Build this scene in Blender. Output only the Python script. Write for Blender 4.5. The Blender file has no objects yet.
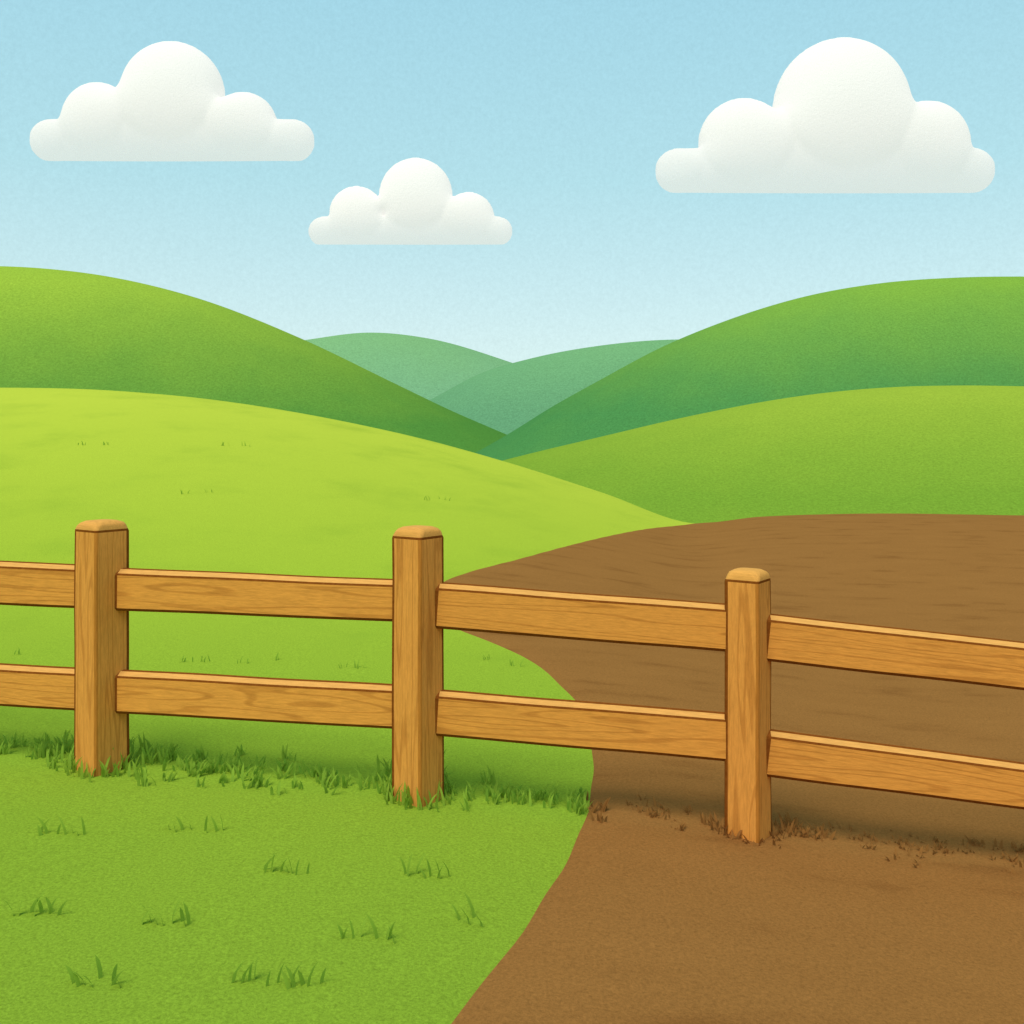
import bpy, math, random
import numpy as np
from mathutils import Vector, Matrix
random.seed(7); np.random.seed(7)
scene = bpy.context.scene
scene.view_settings.view_transform = 'Standard'
scene.view_settings.look = 'None'
scene.view_settings.exposure = 0

EYE = 1.6
# ---------------------------------------------------------------- helpers
def pchip(xs, ys):
    xs = np.array(xs, float); ys = np.array(ys, float)
    h = np.diff(xs); d = np.diff(ys) / h
    m = np.zeros_like(xs); m[0] = d[0]; m[-1] = d[-1]
    for i in range(1, len(xs)-1):
        m[i] = (d[i-1]*h[i] + d[i]*h[i-1]) / (h[i-1]+h[i])
    def f(x):
        x = np.clip(np.asarray(x, float), xs[0], xs[-1])
        i = np.clip(np.searchsorted(xs, x, side='right')-1, 0, len(xs)-2)
        t = (x-xs[i])/h[i]
        return ((2*t**3-3*t**2+1)*ys[i] + (t**3-2*t**2+t)*h[i]*m[i]
                + (-2*t**3+3*t**2)*ys[i+1] + (t**3-t**2)*h[i]*m[i+1])
    return f
def sstep(a, b, x):
    t = np.clip((x-a)/(b-a), 0, 1); return t*t*(3-2*t)

# terrain -------------------------------------------------------
z_near = pchip([-60,-6,-3.7,-2.06,-0.44,0.4,1.09,2.3,4,8,60],
               [0.1,0.02,-0.02,-0.048,-0.09,-0.16,-0.235,-0.37,-0.46,-0.5,-0.5])
_u = (np.array([-600,-200,0,100,200,300,400,500,600,690,760,850,1024,1300,1700])-512)/995.6
_d = np.array([30,30,30,29.5,29,28.3,27.3,25.5,23,20.3,20,20,20,20,20.])
_e = np.array([-35,-50,-51,-49,-41,-26.5,-6.5,20,52,83,78,75.5,76.5,80,84.])
_zc = EYE - _e*_d/995.6
f_d = pchip(_u, _d); f_z = pchip(_u, _zc)
def T(X, Y):
    X = np.asarray(X, float); Y = np.asarray(Y, float)
    u = X/np.maximum(Y, 9.0)
    yc = f_d(u); zc = f_z(u)
    z0 = z_near(X)
    t = sstep(8.0, yc, Y)
    z = z0 + (zc-z0)*t
    d = np.maximum(Y-yc, 0)
    z = z - 0.28*(np.sqrt(d*d+0.6)-math.sqrt(0.6))
    z = z + 0.008*np.sin(X*0.9+1.3)*np.sin(Y*0.7) * sstep(60, 10, Y)
    edge = np.maximum(sstep(45, 60, np.abs(X)), np.maximum(sstep(-4, -12, Y), sstep(40, 60, Y)))
    z = z*(1-edge) + (-3.4)*edge
    return np.maximum(z, -3.4)
def survey(bx, dy):
    u = (bx-512)/995.6; k = (dy-440)/995.6
    Y = np.arange(1.5, 40, 0.01)
    s = T(u*Y, Y) - (EYE-k*Y)
    i = int(np.argmax(s >= 0))
    if s[i] < 0: i = len(Y)-1
    return (u*Y[i], Y[i])

edge_px = [(450,1024),(497,965),(543,900),(577,840),(592,790),(591,740),(570,695),(522,656),(455,628),
           (420,606),(445,581),(520,559),(600,538)]
pts = [(-3.5,-14.),(-2.6,-6.),(-1.4,-1.),(-0.75,1.3)] + [survey(*p) for p in edge_px] + [(3.7,20.3),(6.5,24.),(14,29.),(50,38.),(70,40),(75,0),(70,-16),(20,-18)]
P = np.array(pts); n = len(P); poly = []
for i in range(n):
    p0, p1, p2, p3 = P[i-1], P[i], P[(i+1) % n], P[(i+2) % n]
    L = np.linalg.norm(p2-p1)
    m1 = (p2-p0)/(np.linalg.norm(p2-p1)+np.linalg.norm(p1-p0))*L
    m2 = (p3-p1)/(np.linalg.norm(p3-p2)+np.linalg.norm(p2-p1))*L
    for t in np.linspace(0, 1, 7)[:-1]:
        poly.append((2*t**3-3*t**2+1)*p1+(t**3-2*t**2+t)*m1+(-2*t**3+3*t**2)*p2+(t**3-t**2)*m2)
poly = np.array(poly)
def SD(X, Y):
    X = np.asarray(X, float); Y = np.asarray(Y, float)
    best = np.full(X.shape, 1e9); inside = np.zeros(X.shape, bool)
    for i in range(len(poly)):
        a = poly[i]; b = poly[(i+1) % len(poly)]
        e = b-a; w0 = X-a[0]; w1 = Y-a[1]
        t = np.clip((w0*e[0]+w1*e[1])/max(e@e, 1e-9), 0, 1)
        best = np.minimum(best, (w0-e[0]*t)**2+(w1-e[1]*t)**2)
        c = (a[1] > Y) != (b[1] > Y)
        if abs(e[1]) > 1e-12:
            inside ^= c & (X < a[0]+e[0]*(Y-a[1])/e[1])
    return np.where(inside, 1, -1)*np.sqrt(best)

def raw_mesh(name, co, q):
    me = bpy.data.meshes.new(name)
    me.vertices.add(len(co)); me.vertices.foreach_set('co', np.ascontiguousarray(co).ravel())
    me.loops.add(q.size); me.loops.foreach_set('vertex_index', np.ascontiguousarray(q).ravel())
    me.polygons.add(len(q)); me.polygons.foreach_set('loop_start', np.arange(0, q.size, 4))
    me.polygons.foreach_set('loop_total', np.full(len(q), 4))
    me.update(calc_edges=True)
    me.polygons.foreach_set('use_smooth', np.ones(len(me.polygons), bool))
    ob = bpy.data.objects.new(name, me); scene.collection.objects.link(ob)
    return ob
def grid_mesh(name, xs, ys, Z, keep=None):
    nx, ny = len(xs), len(ys)
    XX, YY = np.meshgrid(xs, ys)
    co = np.stack([XX, YY, Z], -1).reshape(-1, 3)
    idx = np.arange(nx*ny).reshape(ny, nx)
    q = np.stack([idx[:-1, :-1], idx[:-1, 1:], idx[1:, 1:], idx[1:, :-1]], -1)
    if keep is not None:
        k = keep[:-1, :-1] | keep[:-1, 1:] | keep[1:, 1:] | keep[1:, :-1]
        q = q[k]
    q = q.reshape(-1, 4)
    used = np.unique(q); rem = np.full(nx*ny, -1); rem[used] = np.arange(len(used))
    return raw_mesh(name, co[used], rem[q])

# ---------------------------------------------------------------- materials
def new_mat(name):
    m = bpy.data.materials.new(name); m.use_nodes = True
    nt = m.node_tree; b = nt.nodes['Principled BSDF']
    b.inputs['Roughness'].default_value = 1.0
    b.inputs['Specular IOR Level'].default_value = 0.0
    return m, nt, b
def N(nt, t, **kw):
    nd = nt.nodes.new(t)
    for k, v in kw.items(): setattr(nd, k, v)
    return nd
def coords(nt, scale=(1,1,1)):
    tc = N(nt, 'ShaderNodeTexCoord'); mp = N(nt, 'ShaderNodeMapping')
    mp.inputs['Scale'].default_value = scale
    nt.links.new(tc.outputs['Object'], mp.inputs['Vector'])
    return tc, mp
def noise(nt, vec, scale, detail=4, rough=0.6):
    n_ = N(nt, 'ShaderNodeTexNoise'); n_.inputs['Scale'].default_value = scale
    n_.inputs['Detail'].default_value = detail; n_.inputs['Roughness'].default_value = rough
    nt.links.new(vec, n_.inputs['Vector']); return n_.outputs['Fac']
def ramp(nt, fac, stops, interp='LINEAR'):
    r = N(nt, 'ShaderNodeValToRGB'); r.color_ramp.interpolation = interp
    els = r.color_ramp.elements
    while len(els) < len(stops): els.new(0.5)
    for e, (p, c) in zip(els, stops): e.position = p; e.color = (*c, 1) if len(c) == 3 else c
    nt.links.new(fac, r.inputs['Fac']); return r.outputs['Color']
def mix(nt, a, b, fac, mode='MIX'):
    m = N(nt, 'ShaderNodeMix', data_type='RGBA', blend_type=mode)
    for s, v in ((m.inputs['A'], a), (m.inputs['B'], b)):
        if isinstance(v, tuple): s.default_value = (*v, 1)
        else: nt.links.new(v, s)
    if isinstance(fac, (int, float)): m.inputs['Factor'].default_value = fac
    else: nt.links.new(fac, m.inputs['Factor'])
    return m.outputs['Result']
def maprange(nt, v, a, b, c=0., d=1., smooth=False):
    m = N(nt, 'ShaderNodeMapRange')
    if smooth: m.interpolation_type = 'SMOOTHSTEP'
    for i, x in enumerate((a, b, c, d)): m.inputs[i+1].default_value = x
    nt.links.new(v, m.inputs[0]); return m.outputs[0]
def bump(nt, b, h, strength, dist):
    bp = N(nt, 'ShaderNodeBump'); bp.inputs['Strength'].default_value = strength
    bp.inputs['Distance'].default_value = dist
    nt.links.new(h, bp.inputs['Height']); nt.links.new(bp.outputs['Normal'], b.inputs['Normal'])
def grain(nt, col, fac, lo, hi):
    k = maprange(nt, fac, 0.25, 0.75, lo, hi)
    comb = N(nt, 'ShaderNodeCombineXYZ')
    for i in range(3): nt.links.new(k, comb.inputs[i])
    return mix(nt, col, comb.outputs[0], 1.0, 'MULTIPLY')

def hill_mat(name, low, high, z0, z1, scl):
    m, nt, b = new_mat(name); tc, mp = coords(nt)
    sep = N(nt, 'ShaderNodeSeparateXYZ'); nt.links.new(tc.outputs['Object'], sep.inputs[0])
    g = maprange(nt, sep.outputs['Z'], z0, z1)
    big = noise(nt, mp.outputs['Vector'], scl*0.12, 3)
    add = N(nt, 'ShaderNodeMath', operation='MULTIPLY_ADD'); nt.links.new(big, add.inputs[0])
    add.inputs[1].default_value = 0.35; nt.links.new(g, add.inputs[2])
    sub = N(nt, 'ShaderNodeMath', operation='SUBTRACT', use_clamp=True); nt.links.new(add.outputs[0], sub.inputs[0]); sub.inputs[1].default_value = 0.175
    col = mix(nt, low, high, sub.outputs[0])  # shading put into the colour by height: darker valleys, lighter crests
    fine = noise(nt, mp.outputs['Vector'], scl*4, 4, 0.9)
    nt.links.new(grain(nt, col, fine, 0.68, 1.32), b.inputs['Base Color'])
    bump(nt, b, fine, 0.3, 0.5/scl)
    return m

mat_meadow, nt, b = new_mat('meadow_grass'); tc, mp = coords(nt)
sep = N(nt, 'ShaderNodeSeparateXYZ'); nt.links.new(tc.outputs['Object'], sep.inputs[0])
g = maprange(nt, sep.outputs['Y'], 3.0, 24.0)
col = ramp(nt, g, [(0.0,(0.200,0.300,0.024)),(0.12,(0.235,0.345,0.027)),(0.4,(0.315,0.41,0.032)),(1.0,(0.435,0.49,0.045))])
big = noise(nt, mp.outputs['Vector'], 0.6, 4)
col = mix(nt, col, (0.16,0.27,0.022), maprange(nt, big, 0.45, 0.9, 0, 0.4, True))
fine = noise(nt, mp.outputs['Vector'], 85, 3, 0.9)
nt.links.new(grain(nt, col, fine, 0.62, 1.38), b.inputs['Base Color']); bump(nt, b, fine, 0.35, 0.01)

mat_soil, nt, b = new_mat('tilled_soil'); tc, mp = coords(nt)
mp2 = N(nt, 'ShaderNodeMapping'); mp2.inputs['Scale'].default_value = (0.9, 2.6, 1); mp2.inputs['Rotation'].default_value = (0,0,0.12)
nt.links.new(tc.outputs['Object'], mp2.inputs['Vector'])
st = noise(nt, mp2.outputs['Vector'], 1.5, 3, 0.5)
col = ramp(nt, st, [(0.28,(0.225,0.094,0.024)),(0.42,(0.268,0.116,0.030)),(0.7,(0.282,0.123,0.032))])
fine = noise(nt, mp.outputs['Vector'], 75, 4, 0.9)
nt.links.new(grain(nt, col, fine, 0.64, 1.36), b.inputs['Base Color'])
bump(nt, b, fine, 0.4, 0.012)

def wood(name, c_dark, c_light, axis, contrast=1.0):
    m, nt, b = new_mat(name)
    b.inputs['Roughness'].default_value = 0.85; b.inputs['Specular IOR Level'].default_value = 0.05
    tc = N(nt, 'ShaderNodeTexCoord'); oi = N(nt, 'ShaderNodeObjectInfo')
    vm = N(nt, 'ShaderNodeVectorMath', operation='ADD')
    mul = N(nt, 'ShaderNodeMath', operation='MULTIPLY'); mul.inputs[1].default_value = 37.
    nt.links.new(oi.outputs['Random'], mul.inputs[0])
    nt.links.new(tc.outputs['Object'], vm.inputs[0]); nt.links.new(mul.outputs[0], vm.inputs[1])
    mp = N(nt, 'ShaderNodeMapping'); nt.links.new(vm.outputs[0], mp.inputs['Vector'])
    s = [10, 10, 10]; s[axis] = 0.6; mp.inputs['Scale'].default_value = s
    w = N(nt, 'ShaderNodeTexNoise'); w.inputs['Scale'].default_value = 1.0; w.inputs['Detail'].default_value = 1.5
    w.inputs['Distortion'].default_value = 0.3
    nt.links.new(mp.outputs['Vector'], w.inputs['Vector'])
    sn = N(nt, 'ShaderNodeMath', operation='MULTIPLY'); sn.inputs[1].default_value = 52.
    nt.links.new(w.outputs['Fac'], sn.inputs[0])
    sn2 = N(nt, 'ShaderNodeMath', operation='SINE'); nt.links.new(sn.outputs[0], sn2.inputs[0])
    rings = maprange(nt, sn2.outputs[0], 0.55, 1.0, 0, 0.45*contrast, True)
    base = mix(nt, c_light, c_dark, rings)
    mpf = N(nt, 'ShaderNodeMapping'); nt.links.new(vm.outputs[0], mpf.inputs['Vector'])
    s = [120, 120, 120]; s[axis] = 14; mpf.inputs['Scale'].default_value = s
    fib = noise(nt, mpf.outputs['Vector'], 1.0, 3, 0.7)
    nt.links.new(grain(nt, base, fib, 0.82, 1.18), b.inputs['Base Color'])
    bump(nt, b, fib, 0.3, 0.004)
    return m
mat_rail = wood('pine_wood_rail', (0.38,0.125,0.018), (0.70,0.280,0.048), 0)
mat_railtop = wood('pine_wood_lit_top', (0.56,0.24,0.055), (0.67,0.32,0.08), 0, 0.4)  # lighter copy of the rail wood, light on the top put into its colour
mat_post = wood('pine_wood_post', (0.38,0.125,0.018), (0.68,0.270,0.050), 2)
mat_cap  = wood('pine_end_grain', (0.54,0.24,0.050), (0.66,0.30,0.065), 0, 0.4)
mat_edge, nt, b = new_mat('dark_wood_edge')  # dark outline along the wood edges and around the rail ends
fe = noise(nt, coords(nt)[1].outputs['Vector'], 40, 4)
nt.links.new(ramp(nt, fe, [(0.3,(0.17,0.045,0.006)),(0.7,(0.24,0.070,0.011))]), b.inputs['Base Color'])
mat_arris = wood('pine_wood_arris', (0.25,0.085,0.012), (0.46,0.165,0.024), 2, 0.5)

def blade_mat(name, c1, c2, scale=3):
    m, nt, b = new_mat(name); tc, mp = coords(nt)
    f = noise(nt, mp.outputs['Vector'], scale, 3)
    c = mix(nt, c1, c2, maprange(nt, f, 0.35, 0.65))
    nt.links.new(c, b.inputs['Base Color'])
    tl = N(nt, 'ShaderNodeBsdfTranslucent'); nt.links.new(c, tl.inputs['Color'])
    mx = N(nt, 'ShaderNodeMixShader'); mx.inputs[0].default_value = 0.5
    nt.links.new(b.outputs[0], mx.inputs[1]); nt.links.new(tl.outputs[0], mx.inputs[2])
    nt.links.new(mx.outputs[0], nt.nodes['Material Output'].inputs['Surface'])
    return m
mat_blade = blade_mat('grass_blade', (0.28,0.42,0.045), (0.33,0.48,0.05))
mat_dry = blade_mat('dry_grass_blade', (0.33,0.145,0.038), (0.40,0.180,0.047))

# ---------------------------------------------------------------- terrain objects
xs = np.concatenate([np.arange(-60,-5,0.5), np.arange(-5,6,0.08), np.arange(6,60.1,0.5)])
ys = np.concatenate([np.arange(-12,1,0.5), np.arange(1,14,0.08), np.arange(14,34,0.2), np.arange(34,60.1,1.0)])
XX, YY = np.meshgrid(xs, ys)
ZT = T(XX, YY); S = SD(XX, YY)
def sd_at(x, y):
    i = min(len(xs)-1, int(np.searchsorted(xs, x))); j = min(len(ys)-1, int(np.searchsorted(ys, y)))
    return S[j, i]
meadow = grid_mesh('meadow', xs, ys, ZT - 0.15*sstep(0.15, 1.0, S))
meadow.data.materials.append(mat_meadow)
wob = 0.008*np.sin(XX*7+YY*3)*np.sin(YY*6-XX*2)
dirt = grid_mesh('dirt_field', xs, ys, ZT + np.clip((S+wob)*0.12, -0.08, 0.02), keep=(S > -0.5))
dirt.data.materials.append(mat_soil)

gx = np.linspace(-4000, 4000, 41)
base = grid_mesh('ground', gx, gx, np.full((41,41), -3.2))
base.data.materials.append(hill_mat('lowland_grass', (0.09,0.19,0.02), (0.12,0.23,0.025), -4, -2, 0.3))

def hill(name, D, W, crest, mat, step):
    px, py = zip(*crest)
    X = (np.array(px)-512)/995.6*D; Zc = EYE+(440-np.array(py))/995.6*D
    f = pchip(X, Zc)
    xs = np.arange(X[0], X[-1], step); ys = np.linspace(D-W, D+W, 90)
    XX, YY = np.meshgrid(xs, ys)
    prof = np.cos(np.pi*0.5*(YY-D)/W)**2
    b0 = -3.6
    Z = b0+(f(XX)-b0)*prof
    Z += 0.004*D*np.sin(XX/D*9+YY/D*5)*prof*(1-prof)
    o = grid_mesh(name, xs, ys, Z); o.data.materials.append(mat); return o
hill('rolling_hill', 62, 30, [(-350,520),(100,520),(350,497),(440,478),(505,460),(600,437),(700,414),(800,396),(880,388),(950,386),(1024,387),(1300,400),(1800,470),(2200,500)],
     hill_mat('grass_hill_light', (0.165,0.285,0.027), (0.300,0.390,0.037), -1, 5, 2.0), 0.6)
hill('rolling_hill', 105, 36, [(0,530),(300,520),(400,490),(460,461),(510,433),(550,408),(600,380),(660,348),(720,323),(800,298),(880,284),(950,279),(1024,278),(1200,284),(1600,340),(2300,500)],
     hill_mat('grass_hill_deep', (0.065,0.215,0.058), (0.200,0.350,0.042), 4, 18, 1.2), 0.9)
hill('rolling_hill', 122, 38, [(-1300,500),(-600,340),(-200,278),(-60,268),(40,269),(120,279),(200,299),(300,338),(400,386),(450,410),(510,436),(570,462),(680,500),(900,530)],
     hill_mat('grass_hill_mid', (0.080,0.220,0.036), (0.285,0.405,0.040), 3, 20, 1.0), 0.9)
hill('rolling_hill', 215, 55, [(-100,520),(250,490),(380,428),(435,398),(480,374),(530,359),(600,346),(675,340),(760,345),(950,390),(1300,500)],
     hill_mat('grass_hill_far_hazed', (0.115,0.275,0.135), (0.165,0.35,0.145), 5, 24, 0.6), 1.5)  # distance haze is painted into this bluish base colour
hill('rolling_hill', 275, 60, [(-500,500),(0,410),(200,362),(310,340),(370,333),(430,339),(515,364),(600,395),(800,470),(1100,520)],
     hill_mat('grass_hill_farthest_hazed', (0.17,0.35,0.19), (0.19,0.37,0.15), 8, 32, 0.5), 1.5)  # haze painted into the colour here too, paler still

# ---------------------------------------------------------------- fence
import bmesh
fence = bpy.data.objects.new('wooden_fence', None); scene.collection.objects.link(fence)
def finish(bm, name, mats, mw):
    me = bpy.data.meshes.new(name); bmesh.ops.recalc_face_normals(bm, faces=bm.faces[:]); bm.to_mesh(me); bm.free()
    for m in mats: me.materials.append(m)
    o = bpy.data.objects.new(name, me); scene.collection.objects.link(o)
    o.matrix_world = mw; o.parent = fence
    return o
def post(i, X, Y, s, ztop, zg):
    bm = bmesh.new(); h = s/2; H = ztop-(zg-0.35)
    levels = []
    NZ = 8; zs = H-0.056
    for k in range(NZ+1):
        levels.append((zs*k/NZ, h*(1+0.006*math.sin(i*3+k*1.3))*(1.0+0.02*(1-k/NZ)), 0.013, 0))
    levels[-1] = (*levels[-1][:3], 2)
    levels += [(zs+0.011, h*0.985, 0.018, 1), (zs+0.030, h*0.95, 0.028, 1), (zs+0.043, h*0.87, 0.034, 1), (zs+0.0525, h*0.66, 0.030, 1), (H-0.0005, h*0.3, 0.016, 1)]
    rings = []
    PC = 6
    for k, (z, w, r, m) in enumerate(levels):
        jx = 0.0012*math.sin(k*1.7+i); jy = 0.0012*math.cos(k*2.1+i)
        ring = []
        for q, (sx, sy) in enumerate(((1,1),(-1,1),(-1,-1),(1,-1))):
            cx, cy = sx*(w-r), sy*(w-r)
            ins = 0.0075 if q != 3 else 0.001
            ins = min(ins, (w-r)*0.4)
            for t in (-1, 0, 0.33, 0.67, 1, 2):
                a = math.pi/2*(q+min(max(t, 0), 1))
                ox = oy = 0
                if t == -1: ox, oy = math.sin(a)*ins, -math.cos(a)*ins
                if t == 2: ox, oy = -math.sin(a)*ins, math.cos(a)*ins
                ring.append(bm.verts.new((cx+r*math.cos(a)+jx+ox, cy+r*math.sin(a)+jy+oy, z)))
        rings.append(ring)
    NV = 4*PC
    for k, (a, c) in enumerate(zip(rings[:-1], rings[1:])):
        for j in range(NV):
            f = bm.faces.new((a[j], a[(j+1) % NV], c[(j+1) % NV], c[j]))
            f.smooth = True
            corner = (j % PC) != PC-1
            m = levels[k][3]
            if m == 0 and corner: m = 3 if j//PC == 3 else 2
            f.material_index = m
    f = bm.faces.new(rings[-1]); f.material_index = 1; f.smooth = True
    bm.faces.new(rings[0][::-1])
    mw = Matrix.Translation((X, Y, zg-0.35)) @ Matrix.Rotation(math.radians(-35), 4, 'Z')
    return finish(bm, 'post_%d' % i, [mat_post, mat_cap, mat_edge, mat_arris], mw)
posts = [(-3.72,5.32,0.190,1.23,-0.02),(-2.06,5.0,0.190,1.20,-0.048),(-0.444,4.7,0.179,1.195,-0.09),(1.09,4.6,0.166,1.006,-0.235),(2.66,4.55,0.166,0.84,-0.40)]
for i, p in enumerate(posts): post(i+1, *p)
def rail(i, a, b_, s):
    A = Vector((a[0], a[1], (a[2]+a[3])/2)); B = Vector((b_[0], b_[1], (b_[2]+b_[3])/2))
    ha = (a[2]-a[3])/2; hb = (b_[2]-b_[3])/2
    xax = (B-A).normalized(); yax = Vector((0,0,1)).cross(xax).normalized(); zax = xax.cross(yax)
    L = (B-A).length; t = 0.036
    x0 = s*0.40
    bm = bmesh.new(); rings = []
    st = [(x0, 0.93), (x0+0.006, 0.975), (x0+s*0.16, 1.0)] + [(x0+s*0.16+(L-x0-s*0.16)*k/12, 1.0) for k in range(1, 13)]
    for k, (x, sc) in enumerate(st):
        f = x/L; h = (ha+(hb-ha)*f)*(1+0.004*math.sin(k*1.1+i*2))*sc; dz = 0.001*math.sin(k*0.8+i)
        e = 0.014; c = 0.018; cy = 0.030
        sec = [(-t,-h+e),(-t+e*0.6,-h),(t,-h),(t,h-e),(t-e*1.6,h+0.004),(-t+cy,h),(-t+0.004,h-c),(-t,h-c-0.010)]
        rings.append([bm.verts.new((x, y, z+dz)) for y, z in sec])
    mt = [2, 0, 0, 2, 2, 1, 2, 0]
    for k, (ra, rb) in enumerate(zip(rings[:-1], rings[1:])):
        for j in range(8):
            f_ = bm.faces.new((ra[j], ra[(j+1) % 8], rb[(j+1) % 8], rb[j]))
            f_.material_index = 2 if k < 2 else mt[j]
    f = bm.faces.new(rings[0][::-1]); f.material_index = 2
    bm.faces.new(rings[-1])
    M = Matrix((xax, yax, zax)).transposed().to_4x4(); M.translation = A
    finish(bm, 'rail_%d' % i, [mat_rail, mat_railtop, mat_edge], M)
off = 0.004
rl = [((-3.72,5.32,.990,.765),(-2.06,5.0,.966,.755),.187), ((-3.72,5.32,.452,.25),(-2.06,5.0,.444,.24),.187),
      ((-2.06,5.0,.957,.752),(-.444,4.7,.932,.742),.187), ((-2.06,5.0,.446,.239),(-.444,4.7,.433,.236),.187),
      ((-.444,4.7,.930,.722),(1.09,4.6,.830,.618),.176), ((-.444,4.7,.422,.218),(1.09,4.6,.325,.115),.176),
      ((1.09,4.6,.802,.593),(2.66,4.55,.635,.426),.163), ((1.09,4.6,.270,.064),(2.66,4.55,.075,-.121),.163)]
for i, (a, c, s) in enumerate(rl):
    a = (a[0], a[1]+off, a[2], a[3]); c = (c[0], c[1]+off, c[2], c[3])
    rail(i+1, a, c, s)

# ---------------------------------------------------------------- grass tufts
def blades(name, items, mat):
    V = []; F = []
    zs_ = T(np.array([i[0] for i in items]), np.array([i[1] for i in items]))
    for (x, y, h, lean, az, w), z in zip(items, zs_):
        z = float(z)
        dx, dy = math.cos(az), math.sin(az); rx, ry = math.cos(az+1.4), math.sin(az+1.4)
        if abs(rx) < 0.5: rx = 0.6*(1 if rx >= 0 else -1)
        i0 = len(V)
        for t in (0, 0.4, 0.75):
            ww = w*(0.75 if t == 0 else 1-t*0.45)
            cx = x+dx*lean*h*t*t; cy = y+dy*lean*h*t*t; cz = z-0.01+(h+0.01)*t
            V.append((cx-rx*ww, cy-ry*ww, cz)); V.append((cx+rx*ww, cy+ry*ww, cz))
        V.append((x+dx*lean*h, y+dy*lean*h, z+h*0.97))
        F += [(i0,i0+1,i0+3,i0+2),(i0+2,i0+3,i0+5,i0+4),(i0+4,i0+5,i0+6)]
    me = bpy.data.meshes.new(name); me.from_pydata(V, [], F); me.update()
    for p in me.polygons: p.use_smooth = True
    o = bpy.data.objects.new(name, me); scene.collection.objects.link(o); me.materials.append(mat)
    return o
green = []; dry = []
fx = [p[0] for p in posts]; fy = [p[1] for p in posts]
def add(x, y, h, spread=0.9, w=0.008, az=None):
    if az is None: az = random.uniform(0, 2*math.pi)
    it = (x, y, h, random.uniform(0.15, spread), az, w*random.uniform(0.7, 1.3))
    (dry if sd_at(x, y) > 0.02 else green).append(it)
for c in range(400):
    x0 = random.uniform(-4.2, 3.2); y0 = np.interp(x0, fx, fy)+random.gauss(0.10, 0.10)
    near = min(abs(x0-p[0]) for p in posts)
    if x0 > 0.42 and random.random() < 0.3: continue
    hh = 0.070+0.06*math.exp(-(near/0.25)**2)
    if x0 > 0.45: hh *= 0.75
    for k in range(random.randint(4, 7)):
        add(x0+random.gauss(0, 0.022), y0+random.gauss(0, 0.015), hh*random.uniform(0.5, 1.1))
for (X, Y, s, zt, zg) in posts:
    for k in range(44):
        a = random.uniform(math.pi*0.85, math.pi*2.15); r = s*0.68+abs(random.gauss(0.0, 0.03))
        add(X+math.cos(a)*r, Y+math.sin(a)*r, random.uniform(0.04, 0.10)*(0.8 if X > 0.45 else 1))
spots = [(45,835),(78,835),(180,832),(213,832),(272,873),(298,873),(415,877),(440,877),(25,915),(52,915),(155,926),(182,926),(350,940),(385,940),
         (245,982),(280,985),(305,985),(85,982),(110,985),(470,922)]
far = [(80,445),(105,445),(185,494),(210,493),(225,446),(245,446),(425,500),(445,500),(180,662),(200,662),
         (240,663),(280,660),(345,668),(365,668),(490,660),(515,666),(20,655)]
for sx, sy in spots:
    x, y = survey(sx, sy)
    for k in range(4):
        a = random.choice([random.uniform(-0.6, 0.6), random.uniform(2.5, 3.8)])
        add(x+(k-1.5)*0.024+random.gauss(0, 0.008), y+random.gauss(0, 0.012), random.uniform(0.045, 0.09), 0.8, 0.008, a)
for sx, sy in far:
    x, y = survey(sx, sy)
    k2 = min(1.8, 1+max(0, y-6)*0.05)
    for k in range(4):
        add(x+random.gauss(0, 0.035)*k2, y+random.gauss(0, 0.015), random.uniform(0.03, 0.06)*k2, 0.9, 0.005*k2)
blades('grass_tufts', green, mat_blade)
blades('dry_grass_tufts', dry, mat_dry)

# ---------------------------------------------------------------- clouds
mat_cloud, nt, b = new_mat('cloud')
tc = N(nt, 'ShaderNodeTexCoord'); sep = N(nt, 'ShaderNodeSeparateXYZ'); nt.links.new(tc.outputs['Generated'], sep.inputs[0])
b.inputs['Base Color'].default_value = (0.33,0.305,0.265,1)
b.inputs['Emission Color'].default_value = (0.97,0.98,0.95,1); b.inputs['Emission Strength'].default_value = 0.68  # glow added in place of sunlight scattered inside the cloud
nzc = noise(nt, tc.outputs['Object'], 1.2, 4, 0.85)
bump(nt, b, nzc, 0.4, 1.0)
tr = N(nt, 'ShaderNodeBsdfTransparent'); mx = N(nt, 'ShaderNodeMixShader')
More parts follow.
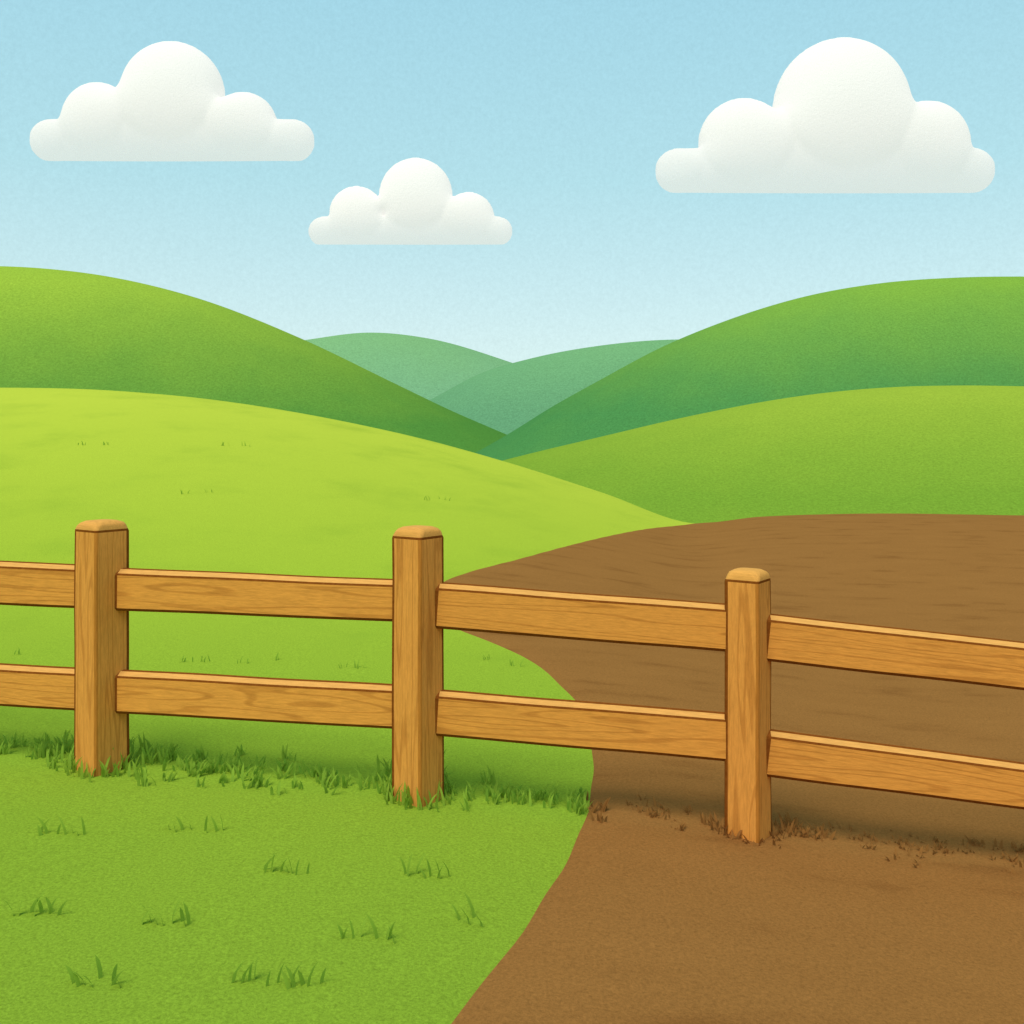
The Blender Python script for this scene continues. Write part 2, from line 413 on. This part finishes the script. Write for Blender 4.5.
# the vapour thins out towards the base
th = N(nt, 'ShaderNodeMath', operation='MULTIPLY_ADD'); nt.links.new(nzc, th.inputs[0]); th.inputs[1].default_value = 0.35; nt.links.new(sep.outputs['Z'], th.inputs[2])
a0 = maprange(nt, th.outputs[0], 0.15, 0.85, 0.50, 0.0, True)
nt.links.new(a0, mx.inputs[0]); nt.links.new(b.outputs[0], mx.inputs[1]); nt.links.new(tr.outputs[0], mx.inputs[2])
nt.links.new(mx.outputs[0], nt.nodes['Material Output'].inputs['Surface'])
def cloud(D, cx, cy_base, lobes):
    """an inflated cumulus body: outline = union of lobes on a flat base, thickness = membrane solution"""
    k = D/995.6
    L = [((lx-cx)*k, (cy_base-ly)*k, r*k) for lx, ly, r in lobes]
    x0, x1 = L[0][0], L[-1][0]; rf = min(L[0][2], L[-1][2]); big = max(l[2] for l in L)
    st = 0.42
    gx = np.arange(x0-rf-3*st, x1+rf+4*st, st); gz = np.arange(-3*st, max(l[1]+l[2] for l in L)+4*st, st)
    GX, GZ = np.meshgrid(gx, gz)
    def sdf(x, z):
        d = np.hypot(x-np.clip(x, x0, x1), z-rf)-rf
        for a, c, r in L: d = np.minimum(d, np.hypot(x-a, z-c)-r)
        fill = np.maximum(np.abs(x-(L[1][0]+L[-2][0])/2)-(L[-2][0]-L[1][0])/2, z-min(L[1][1], L[-2][1]))
        d = np.minimum(d, fill)
        return np.maximum(d, -z)
    d = sdf(GX, GZ); ins = d < 0
    u = np.where(ins, np.maximum(-d, 0)*big*0.5, 0.0)
    h2 = st*st
    for it in range(2500):
        v = (np.roll(u,1,0)+np.roll(u,-1,0)+np.roll(u,1,1)+np.roll(u,-1,1)+h2)*0.25
        u = np.where(ins, v, 0.0)
    infl = np.sqrt(2*u)
    lobe = np.zeros_like(u)
    for a, c, r in L: lobe = np.maximum(lobe, np.sqrt(np.maximum(r*r-(GX-a)**2-(GZ-c)**2, 0)))
    t = 0.68*infl+0.16*lobe
    for it in range(4):
        tt = (np.roll(t,1,0)+np.roll(t,-1,0)+np.roll(t,1,1)+np.roll(t,-1,1))*0.25
        t = np.where(d < -1.5*st, 0.3*t+0.7*tt, t)
    e = 0.05
    nx_ = (sdf(GX+e, GZ)-sdf(GX-e, GZ))/(2*e); nz_ = (sdf(GX, GZ+e)-sdf(GX, GZ-e))/(2*e)
    PX = np.where(ins, GX, GX-nx_*d); PZ = np.where(ins, GZ, GZ-nz_*d)
    idx = np.arange(GX.size).reshape(GX.shape)
    q = np.stack([idx[:-1,:-1], idx[:-1,1:], idx[1:,1:], idx[1:,:-1]], -1)
    kq = ins[:-1,:-1] | ins[:-1,1:] | ins[1:,1:] | ins[1:,:-1]
    q = q[kq].reshape(-1, 4)
    Nn = GX.size
    front = np.stack([PX, -t, PZ], -1).reshape(-1, 3); back = np.stack([PX, t, PZ], -1).reshape(-1, 3)
    bidx = np.where(ins.ravel(), np.arange(Nn)+Nn, np.arange(Nn))
    qb = bidx[q][:, ::-1]
    co_ = np.concatenate([front, back]); qq = np.concatenate([q, qb])
    used = np.unique(qq); rem = np.full(2*Nn, -1); rem[used] = np.arange(len(used))
    o = raw_mesh('cloud', co_[used], rem[qq])
    o.location = ((cx-512)*k, D, EYE+(440-cy_base)*k)
    s = o.modifiers.new('s', 'SMOOTH'); s.factor = 0.5; s.iterations = 3
    o.data.materials.append(mat_cloud)
cloud(300, 172, 161, [(51,141,20.5),(99,119,35.5),(173,94,51),(245,125,32),(294,141,20.5)])
cloud(330, 411, 245, [(323,231.5,14.5),(357,214,27.5),(416,195,36.5),(469,218,25.5),(498.5,231.5,14)])
cloud(280, 825, 193, [(677,171,22),(742,143,43.5),(841,107,67),(926,144,42),(972,171,22)])

# ---------------------------------------------------------------- light, world, camera
EL, AZ = math.radians(58), math.radians(208)
tosun = Vector((math.sin(AZ)*math.cos(EL), math.cos(AZ)*math.cos(EL), math.sin(EL)))
sun = bpy.data.lights.new('sun', 'SUN'); sun.energy = 3.1; sun.angle = math.radians(32.0); sun.color = (1.0,0.95,0.85)
so = bpy.data.objects.new('sun', sun); scene.collection.objects.link(so)
so.rotation_euler = tosun.to_track_quat('Z', 'Y').to_euler(); so.location = tosun*50
w = bpy.data.worlds.new('World'); scene.world = w; w.use_nodes = True
nt = w.node_tree; bg = nt.nodes['Background']
sky = nt.nodes.new('ShaderNodeTexSky'); sky.sky_type = 'NISHITA'; sky.sun_disc = False
sky.sun_elevation = EL; sky.sun_rotation = AZ; sky.air_density = 1.0; sky.dust_density = 0.6; sky.ozone_density = 1.0
tc = N(nt, 'ShaderNodeTexCoord'); sep = N(nt, 'ShaderNodeSeparateXYZ'); nt.links.new(tc.outputs['Generated'], sep.inputs[0])
hz = ramp(nt, maprange(nt, sep.outputs['Z'], 0.0, 0.5), [(0.0,(5.7,7.2,7.0)),(0.2,(5.3,7.0,6.9)),(0.5,(3.9,6.5,6.8)),(0.8,(3.3,6.1,6.9)),(1.0,(2.5,4.9,6.0))])
c = mix(nt, sky.outputs[0], hz, 0.78)
c = grain(nt, c, noise(nt, tc.outputs['Generated'], 260, 2, 0.9), 0.95, 1.05)
nt.links.new(c, bg.inputs['Color']); bg.inputs['Strength'].default_value = 0.13

cam = bpy.data.cameras.new('camera'); cam.lens = 35; cam.sensor_width = 36; cam.shift_y = -72/1024
cam.clip_end = 9000; cam.clip_start = 0.05
co = bpy.data.objects.new('camera', cam); scene.collection.objects.link(co)
co.location = (0, 0, EYE); co.rotation_euler = (math.radians(90), 0, 0)
scene.camera = co
